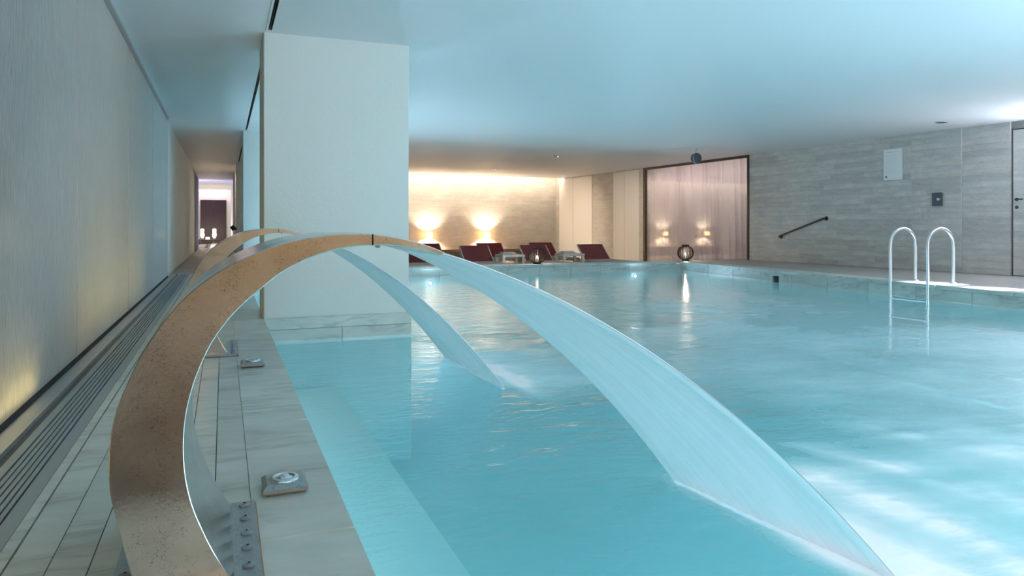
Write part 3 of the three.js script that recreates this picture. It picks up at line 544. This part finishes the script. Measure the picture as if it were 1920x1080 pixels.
// ---------------------------------------------------------------- on the right wall
{
  const s = new THREE.Group(); s.name = 'wall_sign'; scene.add(s); tag(s, 'white rectangular notice board high on the stone wall', 'sign'); onWall(s);
  const cv = document.createElement('canvas'); cv.width = 256; cv.height = 384; const c = cv.getContext('2d');
  c.fillStyle = '#eef2f2'; c.fillRect(0, 0, 256, 384); c.fillStyle = '#c3cccc'; c.fillRect(28, 34, 196, 5);
  c.fillStyle = '#d9dfdf'; for (let i = 0; i < 14; i++) c.fillRect(28, 70 + i * 17, 150 + (i * 53) % 48, 3);
  c.fillStyle = '#4c5a60'; c.fillRect(26, 334, 24, 26); c.fillStyle = '#8b989c'; c.fillRect(33, 341, 10, 12);
  const tx = new THREE.CanvasTexture(cv); tx.colorSpace = THREE.SRGBColorSpace;
  mesh('board', rb(0.39, 0.58, 0.02, 0.004).translate(-3.79, 1.94, -0.012), M.white, s);
  const pl = new THREE.PlaneGeometry(0.38, 0.57); pl.rotateY(Math.PI); pl.translate(-3.79, 1.94, -0.0235);
  mesh('print', pl, phys({ name: 'sign_print', map: tx, roughness: 0.4 }), s);
  const h = new THREE.Group(); h.name = 'handrail'; scene.add(h); tag(h, 'slanting dark metal handrail on the right stone wall', 'handrail'); onWall(h);
  mesh('rail', tube([[-1.0, 0.555, -0.01], [-1.0, 0.557, -0.07], [-1.03, 0.565, -0.085], [-1.6, 0.745, -0.085], [-2.2, 0.932, -0.085], [-2.24, 0.945, -0.075], [-2.245, 0.947, -0.01]], 0.02, 80, 12), M.bronze, h);
  for (const [x, y] of [[-1.0, 0.555], [-2.245, 0.947]]) mesh('wall_rosette', cyl(0.045, 0.045, 0.012, 28).rotateX(Math.PI / 2).translate(x, y, -0.007), M.bronze, h);
  const b = new THREE.Group(); b.name = 'control_box'; scene.add(b); tag(b, 'small dark control box on the stone wall left of the door', 'box'); onWall(b);
  mesh('housing', rb(0.16, 0.23, 0.06, 0.008).translate(-4.69, 1.258, -0.055), M.globe, b);
  mesh('knob', cyl(0.024, 0.024, 0.04, 20).rotateX(Math.PI / 2).translate(-4.745, 1.258, -0.095), M.alu, b);
}
{
  const t = thing('globe_speaker', [9.29, CEIL, -12.7], 'dark grey globe speaker hanging from the ceiling', 'speaker');
  mesh('ceiling_plate', cyl(0.06, 0.06, 0.015, 28).translate(0, -0.008, 0), M.white, t);
  mesh('arm', tube([[0, -0.015, 0], [0.02, -0.05, 0], [-0.02, -0.09, 0], [0, -0.13, 0]], 0.011, 24), M.alu, t);
  const g = mesh('globe', new THREE.SphereGeometry(0.115, 36, 24).translate(0, -0.235, 0), M.globe, t);
  mesh('rim', new THREE.TorusGeometry(0.116, 0.006, 8, 40).rotateY(0.4).translate(0, -0.235, 0), M.alu, g);
}
for (const [x, d, label] of [[7.36, 15.5, 'small dark recessed ceiling fitting above the front loungers'], [7.32, 19.6, 'small dark recessed ceiling fitting nearer the lounge wall'], [10.68, 8.15, 'small recessed ceiling fitting near the right wall']]) {
  const t = thing('ceiling_fitting', [x, CEIL, -d], label, 'fitting');
  mesh('trim_ring', new THREE.TorusGeometry(0.075, 0.012, 8, 32).rotateX(Math.PI / 2), M.alu, t);
  mesh('baffle', cyl(0.07, 0.07, 0.01, 28).translate(0, -0.006, 0), M.bronze, t);
  if (d > 12) {   // adjustable washer turned to the cream doors
    mesh('lens', cyl(0.02, 0.02, 0.006, 20).rotateZ(1.1).translate(0.03, -0.018, 0), glow('washer_lens', WARM, 0.6), t);
    const l = new THREE.SpotLight(WARM, K.wash, 0, 0.44, 0.9); l.name = 'washer_spot'; l.position.set(x + 0.06, CEIL - 0.04, -d); l.target.position.set(11.2, 0.55, d > 18 ? -21.4 : -18.2); l.shadow.radius = 2; scene.add(l, l.target);
  }
}

// ---------------------------------------------------------------- lounge
function makeLounger() {                                  // origin on the floor under the hinge; foot towards +z
  const t = thing('sun_lounger', [0, 0, 0], '', 'lounger', 'red sun loungers');
  const W = 0.66, H = 0.33;
  for (const s of [-1, 1]) mesh('side_rail', rb(0.04, 0.06, 1.9, 0.006).translate(s * (W / 2 + 0.015), H - 0.05, 0.35), M.frame, t);
  for (const [x, z] of [[-1, 1.22], [1, 1.22], [-1, -0.5], [1, -0.5]]) mesh('leg', rb(0.05, H - 0.07, 0.05, 0.006).translate(x * (W / 2 + 0.012), (H - 0.07) / 2, z), M.frame, t);
  mesh('seat_cushion', rb(W, 0.05, 1.28, 0.02, 3).translate(0, H - 0.005, 0.66), M.redCushion, t);
  const b = new THREE.Group(); b.name = 'backrest'; b.position.set(0, H, 0); b.rotation.x = -0.86; t.add(b);
  mesh('back_panel', rb(W, 0.55, 0.022, 0.008).translate(0, 0.275, 0), M.redFabric, b);
  for (const s of [-1, 1]) mesh('back_frame', rb(0.028, 0.56, 0.03, 0.006).translate(s * (W / 2 + 0.012), 0.275, -0.012), M.frame, b);
  return t;
}
const lounger = makeLounger(); let firstLounger = true;
for (const [x, d, label] of [
  [3.80, 15.25, 'dark red lounger of the front row partly hidden by the large pillar'], [5.33, 15.25, 'dark red lounger of the front row directly right of the fountain tip'],
  [6.80, 15.25, 'dark red lounger of the front row behind the lantern'], [8.33, 15.25, 'rightmost dark red lounger of the front row'],
  [4.80, 17.45, 'pale red lounger of the back row nearest the large pillar'], [6.50, 17.45, 'pink-lit lounger of the back row between the two lamps'], [7.98, 17.45, 'red lounger of the back row partly behind the lantern']]) {
  const o = firstLounger ? lounger : lounger.clone(); if (!firstLounger) { o.name = numbered('sun_lounger'); scene.add(o); } firstLounger = false;
  o.position.set(x, LOUNGE, -d); o.userData = { label, category: 'lounger', group: 'red sun loungers' };
}
for (const [x, d, label, tl] of [[6.00, 15.1, 'low white side table between the second and third front loungers', 'folded pale towels on the left side table'], [7.50, 15.1, 'low white side table right of the lantern', 'folded pale towels on the right side table']]) {
  const t = thing('side_table', [x, LOUNGE, -d], label, 'table', 'white side tables');
  mesh('table_top', rb(0.54, 0.05, 0.5, 0.008).translate(0, 0.475, 0), M.tableWhite, t);
  for (const [a, b] of [[-1, -1], [1, -1], [-1, 1], [1, 1]]) mesh('leg', rb(0.06, 0.45, 0.06, 0.006).translate(a * 0.235, 0.225, b * 0.21), M.tableWhite, t);
  mesh('lower_shelf', rb(0.44, 0.03, 0.4, 0.006).translate(0, 0.28, 0), M.tableWhite, t);
  for (const [k, w] of [[0, 0.34], [1, 0.28]]) { const o = tag(mesh('folded_towel', rb(w, 0.028, 0.24, 0.012, 3), M.towel), (k ? 'upper of two ' : 'lower of two ') + tl, 'towel', 'folded towels'); o.position.set(x - 0.06, LOUNGE + 0.5 + 0.0145 + k * 0.028, -d); }
}
{ // low timber bench along the back wall, with two lamps on it
  const t = thing('low_bench', [0, LOUNGE, 0], 'long low wooden bench along the lounge back wall', 'bench');
  mesh('bench_top', bxd(2.6, 10.2, 0.29, 0.35, 22.85, 23.39), M.wood, t);
  for (const x of [2.9, 4.8, 6.7, 8.6, 9.95]) mesh('support', bxd(x - 0.04, x + 0.04, 0, 0.29, 22.95, 23.36), M.wood, t);
  for (const [x, label] of [[4.32, 'glowing lamp on the lounge bench hidden behind the large pillar'], [6.35, 'left of the two glowing lamps on the lounge bench'], [8.38, 'right of the two glowing lamps on the lounge bench']]) {
    const l = thing('table_lamp', [x, 0, -23.18], label, 'lamp', 'lamps on the lounge bench');
    mesh('base', lathe([[0, 0.14], [0.02, 0.13], [0.045, 0.1], [0.065, 0.05], [0.06, 0.012], [0.075, 0.004], [0.075, 0]], 28), M.grate, l);
    mesh('stem', cyl(0.009, 0.009, 0.32, 12).translate(0, 0.29, 0), M.grate, l);
    mesh('lamp_shade', cyl(0.085, 0.10, 0.14, 32, true).translate(0, 0.49, 0), M.shade, l);
    mesh('bulb', new THREE.SphereGeometry(0.03, 18, 14).translate(0, 0.49, 0), glow('bulb_glow', WARM, 25), l);
    const p = new THREE.PointLight(WARM, K.lamp); p.name = 'bulb_light'; p.position.set(x, 0.49, -23.18); p.shadow.radius = 1.4; scene.add(p);
  }
}
function lantern(x, d, label) {
  const t = thing('slatted_lantern', [x, 0, -d], label, 'lantern', 'round slatted lanterns');
  const prof = (a) => [0.085 + 0.10 * Math.sin(a), 0.035 + 0.145 * (1 - Math.cos(a))];
  for (let k = 0; k < 22; k++) {
    const pts = []; for (let i = 0; i <= 16; i++) { const [r, y] = prof(Math.PI * i / 16); pts.push([r, y, 0]); }
    const a = pts.map(([r, y]) => new THREE.Vector2(r, y)), b = pts.map(([r, y]) => new THREE.Vector2(r - 0.014, 0.18 + (y - 0.18) * 0.97)).reverse();
    const g = new THREE.ExtrudeGeometry(new THREE.Shape([...a, ...b]), { depth: 0.011, bevelEnabled: false, curveSegments: 1 }).translate(0, 0, -0.0055);
    mesh('slat', g, M.lanternWood, t).rotation.y = k / 22 * Math.PI * 2;
  }
  mesh('base_ring', lathe([[0, 0], [0.075, 0], [0.08, 0.004], [0.088, 0.036], [0.078, 0.04], [0, 0.04]], 36), M.lanternWood, t);
  mesh('neck_ring', lathe([[0.068, 0.318], [0.088, 0.318], [0.08, 0.345], [0.082, 0.366], [0.066, 0.366], [0.064, 0.345], [0.068, 0.318]], 36), M.lanternWood, t);
  mesh('glass_jar', cyl(0.05, 0.05, 0.16, 28, true).translate(0, 0.12, 0), M.jar, t);
  const c = mesh('candle', cyl(0.034, 0.034, 0.085, 24).translate(0, 0.083, 0), M.wax, t);
  mesh('flame', lathe([[0, 0], [0.008, 0.006], [0.0125, 0.018], [0.010, 0.032], [0.004, 0.048], [0, 0.058]], 16).translate(0, 0.13, 0), glow('flame_glow', WARM, 22), c);
  const p = new THREE.PointLight(WARM, 0.22); p.name = 'flame_light'; p.position.set(x, 0.152, -d); p.shadow.radius = 0.6; scene.add(p);
}
lantern(6.07, 13.74, 'round dark slatted lantern with lit candle on the far coping before the red loungers');
lantern(9.76, 13.74, 'round dark slatted lantern with lit candle at the pool corner before the curtain');

// ---------------------------------------------------------------- far end of the corridor
{
  const d = new THREE.Group(); d.name = 'door_4'; scene.add(d); tag(d, 'tall dark red-brown doorway at the end of the corridor', 'door', null, 'structure');
  mesh('leaf', bxd(-0.98, -0.44, -0.02, 1.98, 35.9, 35.97), M.darkwood, d);
  mesh('leaf', bxd(-0.43, 0.12, -0.02, 1.98, 35.9, 35.97), M.darkwood, d);
  const c = thing('console_table', [-0.55, 0, -33.2], 'low dark console table in front of the far doorway', 'table');
  mesh('table_top', rb(0.9, 0.04, 0.35, 0.006).translate(0, 0.2, 0), M.darkwood, c);
  for (const [x, z] of [[-0.4, -0.13], [0.4, -0.13], [-0.4, 0.13], [0.4, 0.13]]) mesh('leg', rb(0.04, 0.18, 0.04, 0.004).translate(x, 0.09, z), M.darkwood, c);
  for (const [x, k, label] of [[-0.36, 10, 'taller glowing warm lamp before the dark far doorway'], [-0.83, 4, 'dimmer warm lamp beside the far corridor wall']]) {
    const l = thing('glass_lamp', [x, 0.22, -33.2], label, 'lamp');
    mesh('base', cyl(0.06, 0.08, 0.05, 20).translate(0, 0.025, 0), M.bronze, l);
    mesh('glowing_body', lathe([[0.03, 0.05], [0.07, 0.11], [0.085, 0.2], [0.06, 0.3], [0.075, 0.36], [0.07, 0.43], [0, 0.46]], 24), glow('glass_lamp_glow', new THREE.Color().setRGB(1, 0.72, 0.42), k * 0.35), l);
    const p = new THREE.PointLight(WARM, 0.4); p.name = 'glass_lamp_light'; p.position.set(x, 0.45, -33.2); p.shadow.radius = 3; scene.add(p);
  }
  const b = thing('glowing_block', [-0.62, 0.22, -33.05], 'small bluish white glowing block on the far console table', 'lamp');
  mesh('body', rb(0.16, 0.09, 0.08, 0.01).translate(0, 0.045, 0), glow('blue_block_glow', new THREE.Color().setRGB(0.75, 0.78, 1), 2.2), b);
  const s = thing('wall_spotlight', [0.30, 0.72, -20.2], 'small black fitting on the corridor side of the third pillar', 'fitting');
  mesh('bracket', bx(-0.03, 0.02, -0.03, 0.03, -0.03, 0.03), M.black, s);
  mesh('head', cyl(0.05, 0.06, 0.12, 20).rotateZ(0.7).translate(-0.07, 0.02, 0), M.black, s);
}

scene.traverse((o) => {
  if (o.isMesh) { o.castShadow = true; o.receiveShadow = true; }
  if (o.isPointLight || o.isSpotLight) o.castShadow = true;
});
renderer.render(scene, camera);
